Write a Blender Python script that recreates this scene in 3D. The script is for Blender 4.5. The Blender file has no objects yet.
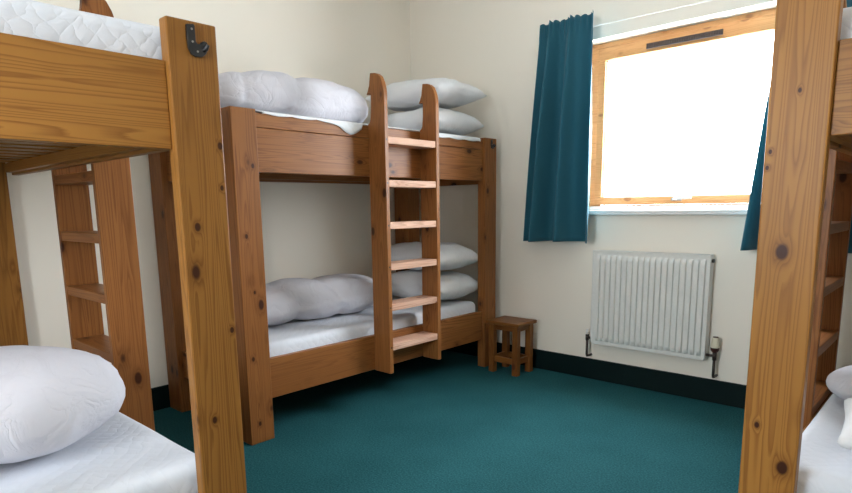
import bpy, bmesh, math, random
from mathutils import Vector, Matrix, noise
random.seed(4)
sc = bpy.context.scene
col = sc.collection
V = Vector

# ------------------------------------------------------------------ helpers
def tag(o, label=None, cat=None, group=None, kind=None):
    if label: o['label'] = label
    if cat: o['category'] = cat
    if group: o['group'] = group
    if kind: o['kind'] = kind
    return o

def empty(name, loc=(0, 0, 0), rz=0):
    o = bpy.data.objects.new(name, None); col.objects.link(o)
    o.location = loc; o.rotation_euler = (0, 0, rz); o.empty_display_size = .1
    return o

def link(name, bm, m, parent=None, smooth=False, bevel=0, seg=2):
    bmesh.ops.recalc_face_normals(bm, faces=bm.faces[:])
    me = bpy.data.meshes.new(name); bm.to_mesh(me); bm.free()
    for mm in (m if isinstance(m, (list, tuple)) else [m]): me.materials.append(mm)
    if smooth:
        for p in me.polygons: p.use_smooth = True
    o = bpy.data.objects.new(name, me); col.objects.link(o)
    if parent: o.parent = parent
    if bevel:
        b = o.modifiers.new('bevel', 'BEVEL'); b.width = bevel; b.segments = seg; b.limit_method = 'ANGLE'
        b.angle_limit = math.radians(40)
    return o

def box(bm, a, b, mi=0):
    x0, y0, z0 = a; x1, y1, z1 = b
    vs = [bm.verts.new(p) for p in ((x0,y0,z0),(x1,y0,z0),(x1,y1,z0),(x0,y1,z0),(x0,y0,z1),(x1,y0,z1),(x1,y1,z1),(x0,y1,z1))]
    for f in ((0,3,2,1),(4,5,6,7),(0,1,5,4),(1,2,6,5),(2,3,7,6),(3,0,4,7)):
        bm.faces.new([vs[i] for i in f]).material_index = mi

def boxo(name, a, b, m, parent=None, bevel=0.003, **k):
    bm = bmesh.new(); box(bm, a, b); return link(name, bm, m, parent, bevel=bevel, **k)

def prism(bm, pts, axis, c0, c1):
    """pts 2D outline extruded along axis (0,1,2) from c0 to c1"""
    def mk(p, c):
        l = list(p); l.insert(axis, c); return bm.verts.new(l)
    A = [mk(p, c0) for p in pts]; B = [mk(p, c1) for p in pts]
    bm.faces.new(A); bm.faces.new(B[::-1]); n = len(pts)
    for i in range(n): bm.faces.new((A[i], A[(i+1) % n], B[(i+1) % n], B[i]))

def tube(bm, path, r, n=12, caps=True):
    path = [V(p) for p in path]; rings = []
    rs = r if isinstance(r, (list, tuple)) else [r]*len(path)
    up = None
    for i, p in enumerate(path):
        d = (path[min(i+1, len(path)-1)] - path[max(i-1, 0)]).normalized()
        if up is None:
            up = V((0, 0, 1)) if abs(d.z) < .9 else V((1, 0, 0))
        s = d.cross(up).normalized(); up = s.cross(d).normalized()
        rings.append([bm.verts.new(p + (s*math.cos(t) + up*math.sin(t))*rs[i]) for t in [2*math.pi*k/n for k in range(n)]])
    for a, b in zip(rings, rings[1:]):
        for k in range(n): bm.faces.new((a[k], a[(k+1) % n], b[(k+1) % n], b[k]))
    if caps: bm.faces.new(rings[0][::-1]); bm.faces.new(rings[-1])

# ------------------------------------------------------------------ materials
class NT:
    def __init__(s, name):
        s.m = bpy.data.materials.new(name); s.m.use_nodes = True
        s.t = s.m.node_tree; s.b = s.t.nodes['Principled BSDF']
    def n(s, typ, **k):
        nd = s.t.nodes.new(typ)
        for a, b in k.items():
            if a.startswith('i_'):
                key = a[2:]; key = int(key) if key.isdigit() else key.replace('_', ' ')
                nd.inputs[key].default_value = b
            else: setattr(nd, a, b)
        return nd
    def l(s, a, b): s.t.links.new(a, b)
    def math(s, op, a, b=None, c=None):
        nd = s.n('ShaderNodeMath', operation=op)
        for i, v in enumerate((a, b, c)):
            if v is None: continue
            if hasattr(v, 'links'): s.l(v, nd.inputs[i])
            else: nd.inputs[i].default_value = v
        return nd.outputs[0]
    def ramp(s, fac, stops):
        nd = s.n('ShaderNodeValToRGB'); e = nd.color_ramp.elements
        while len(e) < len(stops): e.new(.5)
        for el, (p, c) in zip(e, stops): el.position = p; el.color = (*c, 1)
        s.l(fac, nd.inputs[0]); return nd.outputs[0]
    def mix(s, fac, a, b, mode='MIX'):
        nd = s.n('ShaderNodeMix', data_type='RGBA', blend_type=mode)
        for k, v in ((0, fac), (6, a), (7, b)):
            if hasattr(v, 'links'): s.l(v, nd.inputs[k])
            elif k == 0: nd.inputs[0].default_value = v
            else: nd.inputs[k].default_value = (*v, 1)
        return nd.outputs[2]
    def bump(s, h, strength, dist):
        nd = s.n('ShaderNodeBump'); nd.inputs['Strength'].default_value = strength
        nd.inputs['Distance'].default_value = dist; s.l(h, nd.inputs['Height']); s.l(nd.outputs[0], s.b.inputs['Normal'])

_wood = {}
def wood(axis, tone='honey', knots=()):
    """varnished pine with the grain along local axis 0, 1 or 2"""
    key = (axis, tone, knots)
    if key in _wood: return _wood[key]
    early, late, knotc = {'honey': ((.325, .148, .032), (.13, .043, .007), (.045, .012, .004)),
                          'amber': ((.28, .112, .032), (.12, .034, .008), (.045, .012, .004)),
                          'pale': ((.66, .42, .31), (.38, .19, .12), (.14, .04, .02)),
                          'stool': ((.22, .088, .022), (.12, .038, .009), (.09, .028, .01)),
                          'window': ((.62, .34, .15), (.46, .22, .08), (.3, .14, .06))}[tone]
    t = NT('pine_%s_%d' % (tone, axis))
    tc = t.n('ShaderNodeTexCoord'); oi = t.n('ShaderNodeObjectInfo')
    off = t.n('ShaderNodeCombineXYZ')
    for i, k in enumerate((17., 31., 23.)): t.l(t.math('MULTIPLY', oi.outputs['Random'], k), off.inputs[i])
    ad = t.n('ShaderNodeVectorMath', operation='ADD'); t.l(tc.outputs['Object'], ad.inputs[0]); t.l(off.outputs[0], ad.inputs[1])
    P = ad.outputs[0]
    def mp(sx, sl):
        sc_ = [sx]*3; sc_[axis] = sl
        m = t.n('ShaderNodeMapping'); m.inputs['Scale'].default_value = sc_; t.l(P, m.inputs[0]); return m.outputs[0]
    # knots
    vo = t.n('ShaderNodeTexVoronoi'); vo.inputs['Scale'].default_value = 1; t.l(mp(8.2, 4.6), vo.inputs['Vector'])
    d = vo.outputs['Distance']
    for kx, ky, kz, kr in knots:      # knots this board really has, in the board's own coordinates (radius in metres)
        sb_ = t.n('ShaderNodeVectorMath', operation='SUBTRACT'); t.l(tc.outputs['Object'], sb_.inputs[0]); sb_.inputs[1].default_value = (kx, ky, kz)
        sq = [1.0]*3; sq[axis] = .7
        ml = t.n('ShaderNodeVectorMath', operation='MULTIPLY'); t.l(sb_.outputs[0], ml.inputs[0]); ml.inputs[1].default_value = sq
        ln = t.n('ShaderNodeVectorMath', operation='LENGTH'); t.l(ml.outputs[0], ln.inputs[0])
        d = t.math('MINIMUM', d, t.math('MULTIPLY', ln.outputs['Value'], .115/kr))
    near = t.math('POWER', 2.718, t.math('MULTIPLY', d, -11.0))
    # grain field: contour lines of slow noise stretched along the board
    n1 = t.n('ShaderNodeTexNoise'); n1.inputs['Scale'].default_value = 1; n1.inputs['Detail'].default_value = 2
    n1.inputs['Roughness'].default_value = .45; t.l(mp(13.0, .33), n1.inputs['Vector'])
    f = t.math('ADD', n1.outputs['Fac'], t.math('MULTIPLY', near, .22))
    fr = t.math('FRACT', t.math('MULTIPLY', f, 24.0))
    n2 = t.n('ShaderNodeTexNoise'); n2.inputs['Scale'].default_value = 1; n2.inputs['Detail'].default_value = 3
    t.l(mp(260, 9), n2.inputs['Vector'])
    fr2 = t.math('ADD', fr, t.math('MULTIPLY', t.math('SUBTRACT', n2.outputs['Fac'], .5), .25))
    lo = t.ramp(fr2, [(0, (0, 0, 0)), (.45, (.12,)*3), (.86, (.95,)*3), (1, (.1,)*3)])
    n3 = t.n('ShaderNodeTexNoise'); n3.inputs['Scale'].default_value = 1; n3.inputs['Detail'].default_value = 2
    t.l(mp(4.0, .9), n3.inputs['Vector'])
    sb = t.n('ShaderNodeSeparateColor'); t.l(lo, sb.inputs[0])
    amt = t.math('MULTIPLY', sb.outputs[0], t.math('ADD', t.math('MULTIPLY', n3.outputs['Fac'], 1.1), .02))
    base = t.mix(amt, early, late)
    tint = t.ramp(n3.outputs['Fac'], [(.3, (.84, .80, .76)), (.7, (1.12, 1.12, 1.12))])
    base = t.mix(1, base, tint, 'MULTIPLY')
    tr = t.ramp(oi.outputs['Random'], [(0, (.88, .86, .84)), (1, (1.1, 1.1, 1.1))])
    base = t.mix(1, base, tr, 'MULTIPLY')
    kf = t.ramp(d, [(.09, (1, 1, 1)), (.135, (0, 0, 0))])
    halo = t.ramp(d, [(.12, (.45,)*3), (.3, (0, 0, 0))])
    base = t.mix(halo, base, late)
    base = t.mix(kf, base, knotc)
    t.l(base, t.b.inputs['Base Color'])
    t.b.inputs['Roughness'].default_value = .42 if tone != 'pale' else .6
    t.b.inputs['Specular IOR Level'].default_value = .22
    t.bump(fr2, .06, .002)
    _wood[key] = t.m
    return t.m

def plain(name, c, rough=.5, metal=0, spec=.5):
    t = NT(name); t.b.inputs['Base Color'].default_value = (*c, 1); t.b.inputs['Roughness'].default_value = rough
    t.b.inputs['Metallic'].default_value = metal; t.b.inputs['Specular IOR Level'].default_value = spec
    n = t.n('ShaderNodeTexNoise'); n.inputs['Scale'].default_value = 60
    t.l(t.n('ShaderNodeTexCoord').outputs['Object'], n.inputs['Vector'])
    t.l(t.mix(n.outputs['Fac'], tuple(x*.93 for x in c), tuple(min(1, x*1.05) for x in c)), t.b.inputs['Base Color'])
    return t.m

def wall_mat():
    t = NT('cream_wall_paint'); tc = t.n('ShaderNodeTexCoord')
    n = t.n('ShaderNodeTexNoise'); n.inputs['Scale'].default_value = 1.3; n.inputs['Detail'].default_value = 3
    t.l(tc.outputs['Object'], n.inputs['Vector'])
    t.l(t.mix(n.outputs['Fac'], (.86, .805, .70), (.90, .845, .745)), t.b.inputs['Base Color'])
    n2 = t.n('ShaderNodeTexNoise'); n2.inputs['Scale'].default_value = 140; n2.inputs['Detail'].default_value = 3
    t.l(tc.outputs['Object'], n2.inputs['Vector'])
    t.b.inputs['Roughness'].default_value = .75; t.bump(n2.outputs['Fac'], .12, .002); return t.m

def carpet_mat():
    t = NT('teal_loop_carpet'); tc = t.n('ShaderNodeTexCoord')
    n = t.n('ShaderNodeTexNoise'); n.inputs['Scale'].default_value = 130; n.inputs['Detail'].default_value = 2
    t.l(tc.outputs['Object'], n.inputs['Vector'])
    n2 = t.n('ShaderNodeTexNoise'); n2.inputs['Scale'].default_value = 3; n2.inputs['Detail'].default_value = 4
    t.l(tc.outputs['Object'], n2.inputs['Vector'])
    f = t.math('ADD', t.math('MULTIPLY', n.outputs['Fac'], .8), t.math('MULTIPLY', n2.outputs['Fac'], .2))
    t.l(t.ramp(f, [(.3, CARPET[0]), (.7, CARPET[1])]), t.b.inputs['Base Color'])
    t.b.inputs['Roughness'].default_value = .95; t.b.inputs['Specular IOR Level'].default_value = .15
    t.bump(n.outputs['Fac'], .6, .004); return t.m
CARPET = ((.002, .042, .052), (.024, .122, .136))

def linen(name, c, wrinkle=.5, quilt=False, scale=7):
    t = NT(name); tc = t.n('ShaderNodeTexCoord'); P = tc.outputs['Object']
    t.b.inputs['Base Color'].default_value = (*c, 1); t.b.inputs['Roughness'].default_value = .85
    t.b.inputs['Specular IOR Level'].default_value = .25
    n = t.n('ShaderNodeTexNoise'); n.inputs['Scale'].default_value = scale; n.inputs['Detail'].default_value = 4
    n.inputs['Distortion'].default_value = 1.0; t.l(P, n.inputs['Vector'])
    h = t.math('ABSOLUTE', t.math('SUBTRACT', n.outputs['Fac'], .5))
    h = t.math('POWER', h, .6)
    if quilt:
        sp = t.n('ShaderNodeSeparateXYZ'); t.l(P, sp.inputs[0])
        nz = t.math('MULTIPLY', t.math('SUBTRACT', n.outputs['Fac'], .5), 7.0)
        xy = t.math('ADD', sp.outputs[0], sp.outputs[2])
        a_ = t.math('SINE', t.math('ADD', t.math('MULTIPLY', t.math('ADD', xy, sp.outputs[1]), 62.0), nz))
        b_ = t.math('SINE', t.math('ADD', t.math('MULTIPLY', t.math('SUBTRACT', xy, sp.outputs[1]), 62.0), nz))
        q_ = t.math('POWER', t.math('ABSOLUTE', t.math('MULTIPLY', a_, b_)), .5)
        h = t.math('ADD', t.math('MULTIPLY', h, .2), t.math('MULTIPLY', q_, .45))
    t.l(t.mix(n.outputs['Fac'], tuple(x*.96 for x in c), c), t.b.inputs['Base Color'])
    t.bump(h, wrinkle, .012); return t.m

def curtain_mat():
    t = NT('teal_curtain_cloth'); tc = t.n('ShaderNodeTexCoord')
    n = t.n('ShaderNodeTexNoise'); n.inputs['Scale'].default_value = 400; t.l(tc.outputs['Object'], n.inputs['Vector'])
    c = t.mix(n.outputs['Fac'], (.007, .085, .125), (.016, .140, .200))
    t.l(c, t.b.inputs['Base Color']); t.b.inputs['Roughness'].default_value = .8
    t.b.inputs['Sheen Weight'].default_value = .15
    tr = t.n('ShaderNodeBsdfTranslucent'); tr.inputs[0].default_value = (.01, .25, .33, 1)
    mx = t.n('ShaderNodeMixShader'); mx.inputs[0].default_value = .18
    t.l(t.b.outputs[0], mx.inputs[1]); t.l(tr.outputs[0], mx.inputs[2])
    t.l(mx.outputs[0], t.t.nodes['Material Output'].inputs[0]); return t.m

def glass_mat():
    t = NT('window_glass'); tr = t.n('ShaderNodeBsdfTransparent'); g = t.n('ShaderNodeBsdfGlossy'); g.inputs['Roughness'].default_value = .02
    mx = t.n('ShaderNodeMixShader'); mx.inputs[0].default_value = .05
    t.l(tr.outputs[0], mx.inputs[1]); t.l(g.outputs[0], mx.inputs[2]); t.l(mx.outputs[0], t.t.nodes['Material Output'].inputs[0]); return t.m

WALL = wall_mat(); CARP = carpet_mat()
BASE = plain('dark_green_gloss', (.0015, .010, .010), .6, 0, .15)
WHITE = plain('white_gloss_paint', (.78, .78, .76), .35)
RAD = plain('radiator_enamel', (.74, .74, .70), .38)
BLACK = plain('black_iron', (.008, .008, .009), .4)
STEEL = plain('dull_steel', (.35, .34, .32), .35, .9)
DARKP = plain('dark_brass_pipe', (.045, .035, .03), .4, .5)
VENT = plain('brown_vent', (.045, .028, .022), .5)
CREAMP = plain('cream_plastic', (.72, .66, .50), .4)
CEIL = plain('ceiling_white', (.8, .79, .76), .8)
DUV = linen('duvet_cotton', (.70, .69, .745), .7)
PIL = linen('pillow_cotton', (.82, .83, .85), .6, scale=6)
MAT = linen('quilted_mattress_cover', (.70, .73, .79), .27, True)
SHEET = linen('sheet_cotton', (.82, .84, .86), .4)
CURT = curtain_mat(); GLASS = glass_mat()

# ------------------------------------------------------------------ room
RX, BY, CZ = 3.95, -5.0, 2.85
LW = -.02
WX0, WX1, WZ0, WZ1 = 1.472, 2.86, 1.10, 2.160
def struct(o): return tag(o, kind='structure')
struct(boxo('floor', (LW-.2, BY-.2, -.1), (RX+.2, .25, 0), CARP, bevel=0))
struct(boxo('ceiling', (LW-.2, BY-.2, CZ), (RX+.2, .25, CZ+.1), CEIL, bevel=0))
struct(boxo('wall_left', (LW-.2, BY-.2, 0), (LW, 0, CZ), WALL, bevel=0))
struct(boxo('wall_right', (RX, BY-.2, 0), (RX+.2, 0, CZ), WALL, bevel=0))
bm = bmesh.new()
box(bm, (LW-.2, 0, 0), (RX+.2, .25, WZ0)); box(bm, (LW-.2, 0, WZ1), (RX+.2, .25, CZ))
box(bm, (LW-.2, 0, WZ0), (WX0, .25, WZ1)); box(bm, (WX1, 0, WZ0), (RX+.2, .25, WZ1))
struct(link('wall_window', bm, WALL))
# back wall behind the camera, with an unseen window added for fill light
B0, B1 = 2.1, 2.9
bm = bmesh.new()
box(bm, (LW-.2, BY-.2, 0), (RX+.2, BY, .95)); box(bm, (LW-.2, BY-.2, 2.2), (RX+.2, BY, CZ))
box(bm, (LW-.2, BY-.2, .95), (B0, BY, 2.2)); box(bm, (B1, BY-.2, .95), (RX+.2, BY, 2.2))
struct(link('wall_back', bm, WALL))
w2 = struct(empty('added_fill_window', (B0, BY-.1, .95)))
bm = bmesh.new(); bw, bh = B1-B0, 1.25
for a, b in (((0,0,0),(bw,.06,.05)), ((0,0,bh-.05),(bw,.06,bh)), ((0,0,.05),(.05,.06,bh-.05)), ((bw-.05,0,.05),(bw,.06,bh-.05)), ((bw/2-.03,0,.05),(bw/2+.03,.06,bh-.05))): box(bm, a, b)
link('window_frame', bm, wood(0, 'window'), w2, bevel=.004)
boxo('glass_pane', (.05, .02, .05), (bw-.05, .026, bh-.05), GLASS, w2, bevel=0)

def skirting(name, pts):
    bm = bmesh.new(); 
    for a, b in pts: box(bm, a, b)
    return struct(link(name, bm, BASE, bevel=.004))
skirting('baseboard_window', [((LW+.02, -.02, 0), (RX-.02, 0, .136))])
skirting('baseboard_left', [((LW, BY, 0), (LW+.02, 0, .136))])
skirting('baseboard_right', [((RX-.02, BY, 0), (RX, 0, .136))])
skirting('baseboard_back', [((LW+.02, BY, 0), (RX-.02, BY+.02, .136))])

# window
w = struct(empty('window_1', (0, .12, 0)))
yo = 0  # local y: 0 = room face of the frame
fb = bmesh.new(); Z0, Z1 = WZ0+.012, WZ1
for a, b in (((WX0,0,Z0),(WX1,.09,Z0+.035)), ((WX0,0,Z1-.03),(WX1,.09,Z1)), ((WX0,0,Z0+.035),(WX0+.06,.09,Z1-.03)), ((WX1-.04,0,Z0+.035),(WX1,.09,Z1-.03))): box(fb, a, b)
link('window_frame', fb, wood(0, 'window'), w, bevel=.003)
sb = bmesh.new(); sx0, sx1, s0, s1 = WX0+.0605, WX1-.0405, Z0+.0355, Z1-.0305
for a, b in (((sx0,-.008,s0),(sx1,.07,s0+.048)), ((sx0,-.008,s1-.078),(sx1,.07,s1)), ((sx0,-.008,s0+.048),(sx0+.048,.07,s1-.078)), ((sx1-.048,-.008,s0+.048),(sx1,.07,s1-.078))): box(sb, a, b)
sash = link('sash', sb, wood(0, 'window'), w, bevel=.004)
boxo('glass_pane', (sx0+.03, .03, s0+.03), (sx1-.03, .036, s1-.05), GLASS, w, bevel=0)
bd = bmesh.new(); gx0, gx1, g0, g1 = sx0+.048, sx1-.048, s0+.048, s1-.078
for a, b in (((gx0,.012,g0),(gx1,.029,g0+.006)), ((gx0,.012,g1-.006),(gx1,.029,g1)), ((gx0,.012,g0),(gx0+.008,.029,g1)), ((gx1-.008,.012,g0),(gx1,.029,g1))): box(bd, a, b)
link('glazing_bead', bd, WHITE, w)
vb = bmesh.new(); vx0, vx1 = 1.845, 2.275; vz = s1-.058
box(vb, (vx0, -.022, vz), (vx1, -.009, vz+.03))
for k in range(30):
    x = vx0+.012+k*(vx1-vx0-.024)/30; box(vb, (x, -.026, vz+.006), (x+.005, -.0215, vz+.024))
link('trickle_vent', vb, VENT, w, bevel=.001)
hb = bmesh.new(); hz = s0+.03
box(hb, (2.04, -.02, hz-.009), (2.10, -.009, hz+.009))
tube(hb, [(2.07, -.015, hz), (2.07, -.045, hz), (2.075, -.052, hz+.001), (2.10, -.055, hz+.003), (2.17, -.05, hz+.006)], [.009, .009, .008, .007, .006], 10)
link('window_handle', hb, STEEL, w, smooth=True)
boxo('window_sill', (WX0+.002, -.12-.035, 1.086), (WX1+.06, -.1205, 1.116), WHITE, w, bevel=.005)
boxo('sill_board', (WX0+.002, -.1203, 1.1002), (WX1-.002, -.0005, 1.116), WHITE, w, bevel=0)
boxo('sill_upstand', (WX0+.002, -.060, 1.1165), (WX1-.002, -.0005, 1.140), WHITE, w, bevel=0)

# ------------------------------------------------------------------ bunk beds
W = .895; H = 1.62
def ladder(root, x0, tone, style, z1, sp=.459):
    if style == 'side': sp = .42
    """x0: first stringer, rungs span to second; hangs on the front rail face"""
    bm = bmesh.new(); y0, y1 = W-.02, W+.112; z0 = .20
    prof = [(y0, z0), (y1, z0), (y1, z1-.12), (y1-.004, z1-.085), (y1-.014, z1-.052), (y1-.030, z1-.022), (y1-.052, z1-.006), (y1-.07, z1),
            (y0+.026, z1+.004), (y0+.022, z1-.02), (y0+.016, z1-.060), (y0+.004, z1-.088), (y0-.008, z1-.106), (y0+.008, z1-.104), (y0+.022, z1-.098), (y0+.026, z1-.112),
            (y0+.026, z1-.18), (y0+.020, z1-.24), (y0+.012, z1-.255), (y0, z1-.262)]
    for x in (x0, x0+sp): prism(bm, prof, 0, x, x+.028)
    lad = link('ladder', bm, wood(2, 'amber'), root, bevel=.003)
    for k in range(6):
        z = 1.505-.233*k
        r = bmesh.new(); box(r, (x0+.0285, y0+.002, z-.008), (x0+sp-.0005, y1-.004, z+.030))
        ro = link('rung', r, wood(0, 'pale' if style == 'side' else 'amber'), lad, bevel=.003)
    if style == 'side':
        for k in range(6):
            sm = bmesh.new(); z = 1.518-.233*k; xx = x0+sp+.014
            tube(sm, [(xx, y1-.001, z), (xx, y1+.001, z)], .005, 8)
            link('screw_head', sm, BLACK, lad)
    return lad

def hook(parent, pos, rotz, s=1.0):
    """black J coat hook on a face whose outward normal is +x rotated by rotz"""
    bm = bmesh.new()
    out = [(-.026, .034), (-.008, .037), (-.005, .033), (-.005, -.004), (-.001, -.009), (.006, -.009), (.010, -.004), (.018, .001), (.026, -.002), (.027, -.016), (.021, -.030), (.010, -.039), (-.006, -.041), (-.018, -.036), (-.025, -.022), (-.027, .0)]
    prism(bm, out, 0, 0, .008)
    tube(bm, [(.005, .014, -.022), (.014, .018, -.020), (.020, .021, -.010)], [.006, .006, .005], 8)
    h = link('coat_hook', bm, BLACK, parent, bevel=.001)
    h.location = pos; h.rotation_euler = (0, 0, rotz); h.scale = (s, s, s); h['label'] = 'black metal J shaped coat hook'
    for z in (.024, -.006, -.028):
        sb_ = bmesh.new(); yy = -.002 if z < -.02 else -.014
        tube(sb_, [(.008, yy, z), (.0092, yy, z)], .0028, 8); link('screw_head', sb_, STEEL, h)
    return h

def bunk(loc, rz, L, lx, tone, style, label, Hn=H, near=1, ztop=1.87, knots=(), kp=1):
    root = empty('bunk_bed', loc, rz); tag(root, label, 'bunk bed', 'pine bunk beds')
    t = .03; posts = []
    if style == 'side':   # broad face of the front posts looks to the front
        fp = [((0, W-.064), (.132, W)), ((L-.132, W-.13), (L, W))]
        bp = [((0, .0), (.132, .15)), ((L-.132, .0), (L, .15))]
        sx = .132; ey = W-.13; ex = .03
    else:                 # broad face looks out from the bed end
        wide, thin = (W-.132, W), (W-.20, W-.068)
        n_, f_ = (wide, thin) if near == 0 else (thin, wide)
        fp = [((0, n_[0]), (.04, n_[1])), ((L-.04, f_[0]), (L, f_[1]))]
        bp = [((0, .0), (.04, .132)), ((L-.04, .0), (L, .132))]
        sx = .041; ey = W-.132; ex = .02
    for i_, (a, b) in enumerate(fp+bp):
        posts.append(boxo('post', (*a, 0), (*b, Hn), wood(2, tone, knots if i_ == kp else ()), root, bevel=.004))
    ru = W-.02
    def rail(n, z0, z1, gap=None):
        bm = bmesh.new()
        x0, x1 = (sx+.0005, L-sx-.0005)
        ys = ((ru-t, ru), (.02, .02+t))
        return x0, x1
    x0, x1 = sx+.0005, L-sx-.0005
    by = .15 if style == 'side' else .132
    for z0, z1, nm in ((1.325, 1.60, 'upper'), (.205, .41, 'lower') if style == 'side' else (.15, .335, 'lower')):
        for ya in (ru-t, .02):
            bm = bmesh.new()
            if z1 > 1:
                box(bm, (x0, ya, z0), (x1, ya+t, 1.531)); box(bm, (x0, ya, 1.533), (x1, ya+t, z1))
            else: box(bm, (x0, ya, z0), (x1, ya+t, z1))
            if ya < .1 and nm == 'upper' and style != 'side': pass
            link('side_rail', bm, wood(0, tone), root, bevel=.0025)
    # end rails
    for z0, z1 in ((1.305, 1.52), (.15, .335) if style == 'end' else (.205, .36)):
        for xa in (ex, L-ex-t):
            if style == 'end':
                ya, yb = (.132, W-.132) if (xa > 1) == (near == 1) else (.132, W-.20)
            else: ya, yb = .15, W-(.064 if xa < 1 else .13)
            # small reveal so that boards butt against the posts
            boxo('end_rail', (xa, ya+.0005, z0), (xa+t, yb-.0005, z1), wood(1, tone), root, bevel=.0025)
    # bearers and slats
    for zb in (1.335, .25):
        s0, s1 = ex+t+.002, L-ex-t-.002
        for ya in (.052, ru-t-.032):
            a = max(s0, sx+.002); b = L-a
            if style == 'side':
                a = .134; b = L-.134
                if ya < .1: ya = .1501
                boxo('slat_bearer', (a, ya, zb), (b, ya+.028, zb+.04), wood(0, tone), root, bevel=0)
            else:
                boxo('slat_bearer', (s0+.02, ya, zb), (s1-.02, ya+.028, zb+.04), wood(0, tone), root, bevel=0)
        n = 13
        for k in range(n):
            a = s0+.08 + (s1-s0-.23)*k/(n-1)
            y0_ = .053 if style == 'end' else .152
            boxo('slat', (a, y0_, zb+.041), (a+.07, ru-t-.003, zb+.058), wood(1, tone), root, bevel=0)
    ladder(root, lx, tone, style, ztop)
    return root, posts

mid, mp_ = bunk((0, -.107, 0), -math.pi/2, 2.033, .735, 'amber', 'side',
     'pine bunk bed in the far corner, small stool at its foot', Hn=1.612,
     knots=((1.934,W,1.352,.008), (1.99,W,1.026,.008), (1.965,W,.757,.006), (1.995,W,.432,.008), (1.98,W,.10,.008)))
left, lp_ = bunk((.012, -3.65, 0), 0, 1.90, .513, 'honey', 'end',
     'pine bunk bed at left edge, nearest one, with a black hook on its post', Hn=1.622, ztop=1.925,
     knots=((1.9,.884,1.319,.007), (1.9,.881,1.209,.005), (1.9,.804,1.107,.008), (1.9,.882,.818,.006), (1.9,.811,.573,.007)))
right, rp_ = bunk((3.907, -1.896, 0), math.pi/2, 1.86, .876, 'honey', 'end',
     'pine bunk bed at right edge, its post covering part of the window', Hn=1.70, near=0,
     knots=((0,.838,1.027,.014), (0,.795,.463,.013), (0,.882,1.275,.004), (0,.886,1.236,.004), (0,.829,1.415,.004), (0,.862,.565,.006)), kp=0)
hook(lp_[1], (1.90, .838, 1.576), 0)
hook(mp_[0], (.05, W, 1.575), math.pi/2, .8)

# ------------------------------------------------------------------ soft goods
def fbm(p, s, seed=0): return noise.noise(V(p)*s + V((seed*7.3, seed*3.1, seed*5.7)))

def mattress(loc, sx, sy, z0, z1, label, seed, m=MAT, group='quilted mattresses'):
    """centre loc, footprint sx by sy"""
    bm = bmesh.new(); nx, ny = int(sx/.03), int(sy/.03); r = .035; hz = (z1-z0)/2
    bmesh.ops.create_grid(bm, x_segments=1, y_segments=1, size=.5); bm.clear()
    def sup(u, v, s):
        x = u*sx/2; y = v*sy/2
        dx = max(0, abs(x)-(sx/2-r)); dy = max(0, abs(y)-(sy/2-r))
        d = min(1, math.hypot(dx, dy)/r)
        if math.hypot(dx, dy) > r:
            k = r/math.hypot(dx, dy)
            x = math.copysign(sx/2-r+dx*k, x) if dx else x
            y = math.copysign(sy/2-r+dy*k, y) if dy else y
            d = 1
        edge = (hz-r) + r*math.sqrt(max(0, 1-d*d))
        w_ = .006*fbm((x, y, 0), 5, seed)*(1-d) if s > 0 else 0
        return x, y, s*edge + w_
    # non-uniform sampling towards the rim
    def samp(n): return [math.copysign(1-(1-abs(t))**1.0, t) for t in [-1+2*i/n for i in range(n+1)]]
    def axis(n, s):
        core = [-1+2*i/n for i in range(n+1)]
        e = [1-r*2/s*(q) for q in (.15, .4, .7, 1)]
        out = sorted(set([c for c in core if abs(c) < 1-2*r/s*1.1] + [1, -1] + e + [-q for q in e])); return out
    X, Y = axis(nx, sx), axis(ny, sy)
    top = [[bm.verts.new(sup(u, v, 1)) for v in Y] for u in X]
    bot = [[bm.verts.new(sup(u, v, -1)) for v in Y] for u in X]
    for g in (top, bot):
        for i in range(len(X)-1):
            for j in range(len(Y)-1): bm.faces.new((g[i][j], g[i+1][j], g[i+1][j+1], g[i][j+1]))
    rim = lambda g: [g[i][0] for i in range(len(X))] + [g[-1][j] for j in range(1, len(Y))] + [g[i][-1] for i in range(len(X)-2, -1, -1)] + [g[0][j] for j in range(len(Y)-2, 0, -1)]
    a, b = rim(top), rim(bot)
    for i in range(len(a)): bm.faces.new((a[i], a[(i+1) % len(a)], b[(i+1) % len(a)], b[i]))
    bmesh.ops.remove_doubles(bm, verts=bm.verts[:], dist=1e-5)
    o = link('mattress', bm, m, smooth=True); o.location = (loc[0], loc[1], (z0+z1)/2)
    return tag(o, label, 'mattress', group)

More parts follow.
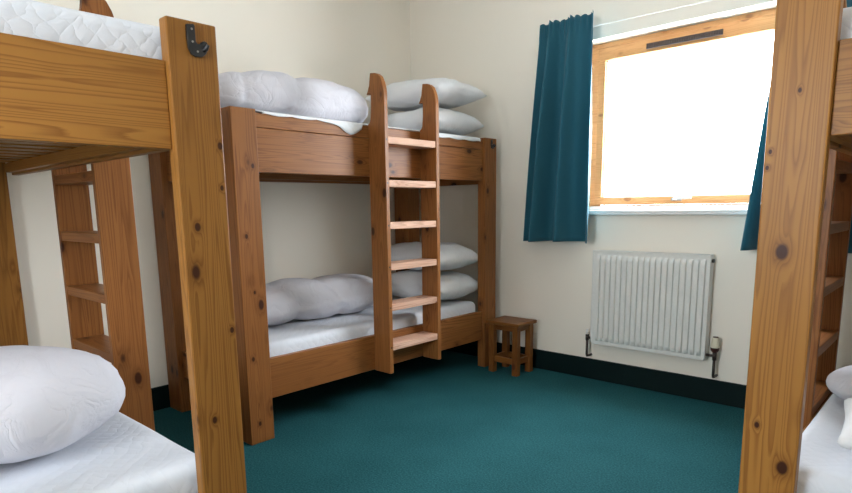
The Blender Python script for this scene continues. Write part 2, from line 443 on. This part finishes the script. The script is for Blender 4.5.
def pillow(loc, rot, l, w, h, label, seed, group=None, base=0):
    bm = bmesh.new(); n = 30; G = {}
    def f(t): return max(0, 1-abs(t)**3.3)**.52
    for s in (1, -1):
        for i in range(n+1):
            for j in range(n+1):
                u = math.sin((-1+2*i/n)*math.pi/2)*.5+(-1+2*i/n)*.5; v = math.sin((-1+2*j/n)*math.pi/2)*.5+(-1+2*j/n)*.5
                if s < 0 and (i in (0, n) or j in (0, n)): G[s, i, j] = G[1, i, j]; continue
                kk = 1-.02*(u*v)**4; px = u*l/2*kk*(1-.05*(1-v*v)*abs(u)); py = v*w/2*kk*(1-.06*(1-u*u)*abs(v))
                hh = h*.5*f(u)*f(v)*(1+.16*fbm((u, v, s*3), 1.6, seed)+.05*fbm((u*3, v*3, s*3), 1.6, seed))
                e = min(1-abs(u), 1-abs(v))
                wr = .012*fbm((u*4, v*4, s), 1.4, seed)*max(0, 1-e*1.5)
                z = s*(hh if s > 0 else hh*.8) + wr
                z += base*0
                G[s, i, j] = bm.verts.new((px, py, z))
    for s in (1, -1):
        for i in range(n):
            for j in range(n): bm.faces.new((G[s,i,j], G[s,i+1,j], G[s,i+1,j+1], G[s,i,j+1]))
    o = link('pillow', bm, PIL, smooth=True); o.location = loc; o.rotation_euler = rot
    return tag(o, label, 'pillow', group)

def duvet(path, creases, label, seed, rx, rz, zb, group='rolled white duvets', m=DUV, sharp=.22, endpow=2.6, spiral=False):
    """rolled duvet: path of (x,y) points, radii along width rx and height rz, resting on zb; creases = positions 0..1"""
    bm = bmesh.new(); N = 72; K = 48
    P = [V((p[0], p[1], 0)) for p in path]
    seg = [0]
    for a, b in zip(P, P[1:]): seg.append(seg[-1]+(b-a).length)
    Lt = seg[-1]
    def at(s):
        s = max(0, min(1, s))*Lt
        for i in range(len(P)-1):
            if s <= seg[i+1]+1e-9:
                return P[i].lerp(P[i+1], (s-seg[i])/(seg[i+1]-seg[i]))
    rings = []
    for i in range(N+1):
        s0 = i/N; s = .5-.5*math.cos(math.pi*s0); s = .35*s0+.65*s
        c = at(s); d = (at(min(1, s+.04))-at(max(0, s-.04))).normalized(); sd = V((-d.y, d.x, 0))
        e = abs(2*s-1); cap = max(0, 1-e**(2*Lt/(rx*endpow)))**.5 if e < 1 else 0
        ring = []
        for k in range(K):
            a = 2*math.pi*k/K
            ca, sa = math.cos(a), math.sin(a)
            k_ = 1
            for cr, dep, tilt in creases:
                q = (s-cr-tilt*sa*.05-.015*math.sin(3*a+seed))*Lt/.05
                k_ -= dep*math.exp(-abs(q)**.9)
                k_ += .016*math.sin(13*a+seed+cr*9)*math.exp(-abs(q)/2.2)
            k_ += .07*fbm((s*Lt*1.0, ca*.3, sa*.3), 4, seed) + .025*fbm((s*Lt*3.2, ca, sa), 4, seed)
            k_ += .035*math.sin(9*a+2*math.sin(3*a+seed))*e**8 + .02*fbm((s*Lt*6, ca*2, sa*2), 2.5, seed+3)
            rr = cap*k_
            yy = math.copysign(abs(ca)**.9, ca)*rx*rr
            zz = math.copysign(abs(sa)**.85, sa)*rz*rr
            if zz < 0: zz *= .88
            z = zb+rz*.86+zz
            if z < zb+.004: z = zb+.004
            ring.append(bm.verts.new((c.x+sd.x*yy, c.y+sd.y*yy, z)))
        rings.append(ring)
    for a, b in zip(rings, rings[1:]):
        for k in range(K): bm.faces.new((a[k], a[(k+1) % K], b[(k+1) % K], b[k]))
    bmesh.ops.remove_doubles(bm, verts=bm.verts[:], dist=1e-5)
    cx = sum(p[0] for p in path)/len(path); cy = sum(p[1] for p in path)/len(path)
    bmesh.ops.translate(bm, verts=bm.verts[:], vec=(-cx, -cy, -zb))
    o = link('duvet', bm, m, smooth=True); o.location = (cx, cy, zb)
    return tag(o, label, 'duvet', group)

# mid bunk
mattress((.4525, -1.12), .76, 1.75, .3095, .478, 'white mattress on the lower bed of the far corner bunk', 1)
um = mattress((.4525, -1.12), .76, 1.75, 1.3945, 1.612, 'white mattress on the upper bed of the far corner bunk', 2)
duvet([(.44, -2.02), (.45, -1.6), (.47, -.97)], [(.14, .12, .6), (.42, .18, 1.2), (.80, .05, -1)], 'rolled white duvet on the upper bed of the far corner bunk, left of the ladder', 3, .21, .150, 1.614)
duvet([(.40, -2.0), (.42, -1.5), (.46, -.88)], [(.34, .20, -1.2), (.62, .16, -1.2)], 'rolled white duvet on the lower bed of the far corner bunk, left of the ladder', 5, .20, .140, .480)
pillow((.50, -.40, .582), (.0, .0, .03), .66, .48, .225, 'lower of two white pillows on the lower bed of the corner bunk', 1, 'pillows on the corner bunk')
pillow((.495, -.39, .793), (.0, .02, -.05), .66, .46, .215, 'upper of two white pillows on the lower bed of the corner bunk', 2, 'pillows on the corner bunk')
pillow((.485, -.40, 1.707), (.0, 0, .02), .68, .52, .215, 'lower of two white pillows on the upper bed of the corner bunk', 3, 'pillows on the corner bunk')
pillow((.475, -.385, 1.910), (.0, .02, -.04), .74, .50, .205, 'topmost of two white pillows on the upper bed of the corner bunk', 4, 'pillows on the corner bunk')
# sheet hem hanging over the upper rail
bm = bmesh.new(); n = 90; rows = []
for i in range(n+1):
    y = -1.965 + i*(1.69)/n; s = i/n
    drop = .004 + .05*math.exp(-((y+1.42)/.085)**2) + .006*abs(math.sin(y*21)) + (.012 if y > -1.3 else 0)
    prof = [(.72, 1.619), (.80, 1.619), (.84, 1.613), (.862, 1.606), (.876, 1.6045), (.8785, 1.602), (.879, 1.602-drop*.5), (.880, 1.602-drop)]
    if -1.335 < y < -.815: prof = prof[:4] + [(.866, 1.6045), (.868, 1.604), (.870, 1.6035), (.872, 1.603)]
    rows.append([bm.verts.new((px+.001*math.sin(y*40) if q > 5 and not -1.335 < y < -.815 else px, y, pz)) for q, (px, pz) in enumerate(prof)])
for a, b in zip(rows, rows[1:]):
    for k in range(len(a)-1): bm.faces.new((a[k], b[k], b[k+1], a[k+1]))
for v_ in bm.verts: v_.co -= V((.4525, -1.12, um.location.z))
sh = link('sheet', bm, SHEET, smooth=True); sh.location = (.4525, -1.12, um.location.z)
tag(sh, 'thin white sheet edge hanging over the upper rail of the corner bunk', 'sheet')
so = sh.modifiers.new('thick', 'SOLIDIFY'); so.thickness = .003; so.offset = 1

# near-left bunk: x .012..1.912, y -3.65..-2.755
mattress((.962, -3.205), 1.76, .78, .3095, .432, 'white quilted mattress on the lower bed of the left bunk', 6)
mattress((.962, -3.205), 1.76, .77, 1.3945, 1.620, 'white quilted mattress on the upper bed of the left bunk', 7)
duvet([(1.16, -2.90), (1.30, -3.1), (1.45, -3.52)], [(.75, .05, 1)], 'bulky rolled white duvet on the lower bed of the left bunk', 8, .29, .172, .434, endpow=3.2)
duvet([(.50, -3.25), (.9, -3.28), (1.62, -3.30)], [(.35, .15, 1), (.7, .12, 1)], 'rolled white duvet on the upper bed of the left bunk', 9, .24, .11, 1.626)
# right bunk: x 3.012..3.907, y -1.896..-.03
mattress((3.462, -.966), .78, 1.70, .3095, .432, 'white quilted mattress on the lower bed of the right bunk', 10)
mattress((3.462, -.966), .77, 1.70, 1.3945, 1.612, 'white quilted mattress on the upper bed of the right bunk', 11)
duvet([(3.075, -1.08), (3.40, -1.04), (3.75, -1.02)], [(.35, .1, 1)], 'rolled white duvet on the lower bed of the right bunk', 12, .20, .085, .434)
pillow((3.50, -1.53, .518), (0, 0, .10), .64, .42, .19, 'white pillow on the lower bed of the right bunk, before the duvet', 21)

# ------------------------------------------------------------------ stool
st = empty('wooden_stool', (1.095, -.20, 0)); tag(st, 'small square wooden stool at the window end of the corner bunk', 'stool')
S = wood(0, 'stool'); S2 = wood(2, 'stool')
boxo('seat', (-.137, -.117, .345), (.137, .117, .368), S, st, bevel=.004)
for a, b in ((-1, -1), (1, -1), (1, 1), (-1, 1)):
    cx_, cy_ = a*.098, b*.080
    boxo('leg', (cx_-.021, cy_-.021, 0), (cx_+.021, cy_+.021, .3445), S2, st, bevel=.003)
for b in (-1, 1): boxo('stretcher', (-.0765, b*.080-.010, .075), (.0765, b*.080+.010, .115), S, st, bevel=.002)
for a in (-1, 1): boxo('stretcher', (a*.098-.010, -.0585, .075), (a*.098+.010, .0585, .115), wood(1, 'stool'), st, bevel=.002)
for b in (-1, 1): boxo('apron', (-.0765, b*.080-.010, .305), (.0765, b*.080+.010, .3445), S, st, bevel=.002)
for a in (-1, 1): boxo('apron', (a*.098-.010, -.0585, .305), (a*.098+.010, .0585, .3445), wood(1, 'stool'), st, bevel=.002)

# ------------------------------------------------------------------ radiator
RXa, RXb, RZa, RZb = 1.640, 2.350, .262, .862
ra = empty('radiator', (RXa, 0, RZa)); tag(ra, 'white ribbed panel radiator on the wall under the window', 'radiator')
rw, rh = RXb-RXa, RZb-RZa
bm = bmesh.new(); nf = 19; mrg = .022
# fluted front: profile in x, with rounded flute ends
prof = []; nx_ = nf*10
def flute(u):   # 0..1 in one period -> depth: wide raised rib, narrow groove
    return .016*(0 if u < .3 else min(1, (u-.3)/.1) if u < .9 else max(0, 1-(u-.9)/.1))
zs = [0, .012, mrg, mrg+.012, mrg+.03, rh-mrg-.03, rh-mrg-.012, rh-mrg, rh-.012, rh]
zk = [0, 0, 0, .6, 1, 1, .6, 0, 0, 0]
grid = []
for i in range(nx_+1):
    x = mrg + (rw-2*mrg)*i/nx_; d = flute((i % 10)/10) if 0 < i < nx_ else 0
    grid.append([bm.verts.new((x, -.092-d*k, z)) for z, k in zip(zs, zk)])
for a, b in zip(grid, grid[1:]):
    for k in range(len(zs)-1): bm.faces.new((a[k], b[k], b[k+1], a[k+1]))
fr = link('front_panel', bm, RAD, ra)
bm = bmesh.new()
box(bm, (.004, -.092, 0), (mrg, -.075, rh)); box(bm, (rw-mrg, -.092, 0), (rw-.004, -.075, rh)); box(bm, (mrg, -.0915, 0), (rw-mrg, -.088, rh))
box(bm, (.004, -.045, 0), (rw-.004, -.038, rh-.01))
link('back_panel', bm, RAD, ra, bevel=.003)
bm = bmesh.new(); box(bm, (0, -.095, rh-.006), (rw, -.088, rh+.004)); box(bm, (0, -.042, rh-.004), (rw, -.036, rh+.004))
for k in range(36):
    x = k*(rw-.008)/35; box(bm, (x, -.088, rh-.002), (x+.008, -.042, rh+.004))
link('top_grille', bm, RAD, ra)
for nm, xa in (('side_cover', 0), ('side_cover', rw-.004)): boxo(nm, (xa, -.094, .01), (xa+.004, -.036, rh-.002), RAD, ra, bevel=.001)
for x in (.12, rw-.14): boxo('wall_bracket', (x, -.037, .06), (x+.03, -.0005, rh-.06), RAD, ra, bevel=0)
bm = bmesh.new(); tube(bm, [(rw, -.066, rh-.03), (rw+.012, -.066, rh-.03)], .011, 12); link('bleed_plug', bm, DARKP, ra)
# lockshield valve, left
bm = bmesh.new(); vx = -.035
tube(bm, [(0, -.066, .03), (vx, -.066, .03)], .008, 12)
tube(bm, [(vx, -.066, .012), (vx, -.066, .05)], [.011, .011], 12)
tube(bm, [(vx, -.066, .02), (vx, -.066, -.085), (vx, -.062, -.095), (vx, -.02, -.098), (vx, -.0005, -.098)], .0078, 12)
va = link('lockshield_valve', bm, DARKP, ra, smooth=True)
bm = bmesh.new(); tube(bm, [(vx, -.066, .0505), (vx, -.066, .085)], [.009, .007], 12); link('valve_cap', bm, WHITE, va, smooth=True)
# thermostatic valve, right
bm = bmesh.new(); vx = rw+.045
tube(bm, [(rw, -.066, .03), (vx, -.066, .03)], .008, 12)
tube(bm, [(vx, -.066, .005), (vx, -.066, .052)], .012, 12)
tube(bm, [(vx, -.066, .01), (vx, -.066, -.085), (vx, -.062, -.095), (vx, -.02, -.098), (vx, -.0005, -.098)], .0078, 12)
va = link('thermostatic_valve', bm, DARKP, ra, smooth=True)
bm = bmesh.new(); tube(bm, [(vx, -.066, .05), (vx, -.066, .062), (vx, -.066, .078)], [.013, .022, .024], 20); link('valve_collar', bm, plain('dark_maroon_plastic', (.05, .012, .01), .4), va, smooth=False, bevel=.001)
bm = bmesh.new(); tube(bm, [(vx, -.066, .078), (vx, -.066, .084), (vx, -.066, .130), (vx, -.066, .137)], [.021, .0215, .0185, .015], 20)
va2 = link('valve_head', bm, CREAMP, va, bevel=.001)
bm = bmesh.new(); tube(bm, [(vx, -.066, .137), (vx, -.066, .141)], .014, 16); link('valve_head_cap', bm, plain('maroon_plastic', (.07, .02, .015), .4), va)

# ------------------------------------------------------------------ curtains
def curtain(name_label, xt0, xt1, xb0, xb1, zt, zb, seed, folds):
    bm = bmesh.new(); NX, NZ = 150, 50; rows = []
    rnd = random.Random(seed); ph = [rnd.uniform(0, 6.28) for _ in range(6)]
    for j in range(NZ+1):
        s = j/NZ; z = zt+(zb-zt)*s
        amp = .016+.042*min(1, s*2.0)
        x0 = xt0+(xb0-xt0)*s; x1 = xt1+(xb1-xt1)*s
        row = []
        for i in range(NX+1):
            u = i/NX
            w_ = math.sin(2*math.pi*folds*(u+.035*math.sin(2*math.pi*u+ph[1]))+ph[0]+.5*s*math.sin(ph[2]+s*2))
            w2_ = .35*math.sin(2*math.pi*folds*2.1*u+ph[3]+s*1.0)
            y = -.118-amp*(w_*1.25+w2_*.6) - .01*s
            if s < .07: y += .008*math.sin(2*math.pi*folds*5*u+ph[4])*(1-s/.07*.5)
            zz = z + (.006*math.sin(2*math.pi*folds*4*u+ph[5]) if s < .02 else 0) + .004*math.sin(5*u+ph[1])*s
            xx = x0+(x1-x0)*u + .006*math.sin(2*math.pi*folds*u*1.0+ph[3])
            row.append(bm.verts.new((xx, min(y, -.035), zz)))
        rows.append(row)
    for a, b in zip(rows, rows[1:]):
        for i in range(NX): bm.faces.new((a[i], a[i+1], b[i+1], b[i]))
    cx_ = (xt0+xt1)/2
    bmesh.ops.translate(bm, verts=bm.verts[:], vec=(-cx_, 0, -zb))
    o = link('curtain', bm, CURT, smooth=True); o.location = (cx_, 0, zb)
    so_ = o.modifiers.new('thick', 'SOLIDIFY'); so_.thickness = .0025
    return tag(o, name_label, 'curtain', 'teal window curtains')
c1 = curtain('dark teal curtain hanging at the left side of the window', 1.240, 1.618, 1.120, 1.648, 2.285, .915, 5, 2.6)
c2 = curtain('dark teal curtain at the right side of the window, mostly hidden behind the bunk post', 2.655, 2.985, 2.53, 2.985, 2.285, .905, 8, 2.6)
cw = empty('curtain_wire', (0, 0, 0)); tag(cw, 'thin white curtain wire stretched above the window', 'curtain wire')
bm = bmesh.new(); tube(bm, [(1.2+1.8*k/20, -.045, 2.222+.012*((k/10-1)**2)) for k in range(21)], .0022, 8); link('wire', bm, WHITE, cw, smooth=True)
for x in (1.196, 2.996):
    bm = bmesh.new(); tube(bm, [(x, -.0005, 2.234), (x, -.035, 2.234), (x, -.049, 2.234)], .005, 8); link('hook_screw', bm, STEEL, cw)

# ------------------------------------------------------------------ ceiling lamp, added out of view for warm fill
cl = empty('fill_ceiling_light', (2.2, -2.6, CZ)); tag(cl, 'round white ceiling lamp added out of view as fill light', 'ceiling light')
bm = bmesh.new(); bmesh.ops.create_cone(bm, cap_ends=True, segments=40, radius1=.2, radius2=.2, depth=.03, matrix=Matrix.Translation((0, 0, -.016)))
link('fill_lamp_base', bm, WHITE, cl, bevel=.004)
t = NT('fill_lamp_diffuser'); t.b.inputs['Base Color'].default_value = (.9, .88, .8, 1); t.b.inputs['Emission Color'].default_value = (1, .90, .76, 1); t.b.inputs['Emission Strength'].default_value = LAMP if 'LAMP' in globals() else 3.5
bm = bmesh.new(); bmesh.ops.create_uvsphere(bm, u_segments=40, v_segments=16, radius=.185)
for v_ in bm.verts: v_.co.z = v_.co.z*.35 - .0315 if v_.co.z < 0 else -.0315
bmesh.ops.remove_doubles(bm, verts=bm.verts[:], dist=1e-4)
link('fill_lamp_shade', bm, t.m, cl, smooth=True)

# ------------------------------------------------------------------ daylight
wd = bpy.data.worlds.new('overcast_sky'); sc.world = wd; wd.use_nodes = True
bg = wd.node_tree.nodes['Background']; bg.inputs[0].default_value = (.87, .94, 1.0, 1); bg.inputs[1].default_value = 30.0
def portal(loc, rot, sx, sy):
    l = bpy.data.lights.new('daylight_portal', 'AREA'); l.shape = 'RECTANGLE'; l.size = sx; l.size_y = sy
    l.cycles.is_portal = True
    o = bpy.data.objects.new('daylight_portal', l); col.objects.link(o); o.location = loc; o.rotation_euler = rot
portal(((WX0+WX1)/2, .2, (WZ0+WZ1)/2), (-math.pi/2, 0, 0), WX1-WX0, WZ1-WZ0)
portal(((B0+B1)/2, BY-.19, 1.575), (math.pi/2, 0, 0), B1-B0, 1.25)

# ------------------------------------------------------------------ camera
C_ = V((3.42561, -3.60817, 1.15066)); a, p, r = .7437, -.1671, -.0139
fwd = V((-math.sin(a)*math.cos(p), math.cos(a)*math.cos(p), math.sin(p)))
rt = V((math.cos(a), math.sin(a), 0)); up = rt.cross(fwd)
R_ = math.cos(r)*rt + math.sin(r)*up; U_ = -math.sin(r)*rt + math.cos(r)*up
cam = bpy.data.cameras.new('camera'); co = bpy.data.objects.new('camera', cam); col.objects.link(co)
M = Matrix((R_, U_, -fwd)).transposed().to_4x4(); M.translation = C_; co.matrix_world = M
cam.sensor_width = 36; cam.lens = 36*596.8/852; cam.shift_y = (307.79-246.5)/852; cam.clip_start = .02
sc.camera = co
sc.view_settings.view_transform = 'Standard'; sc.view_settings.look = 'None'; sc.view_settings.exposure = .28; sc.view_settings.gamma = 1
sc.view_settings.use_curve_mapping = False
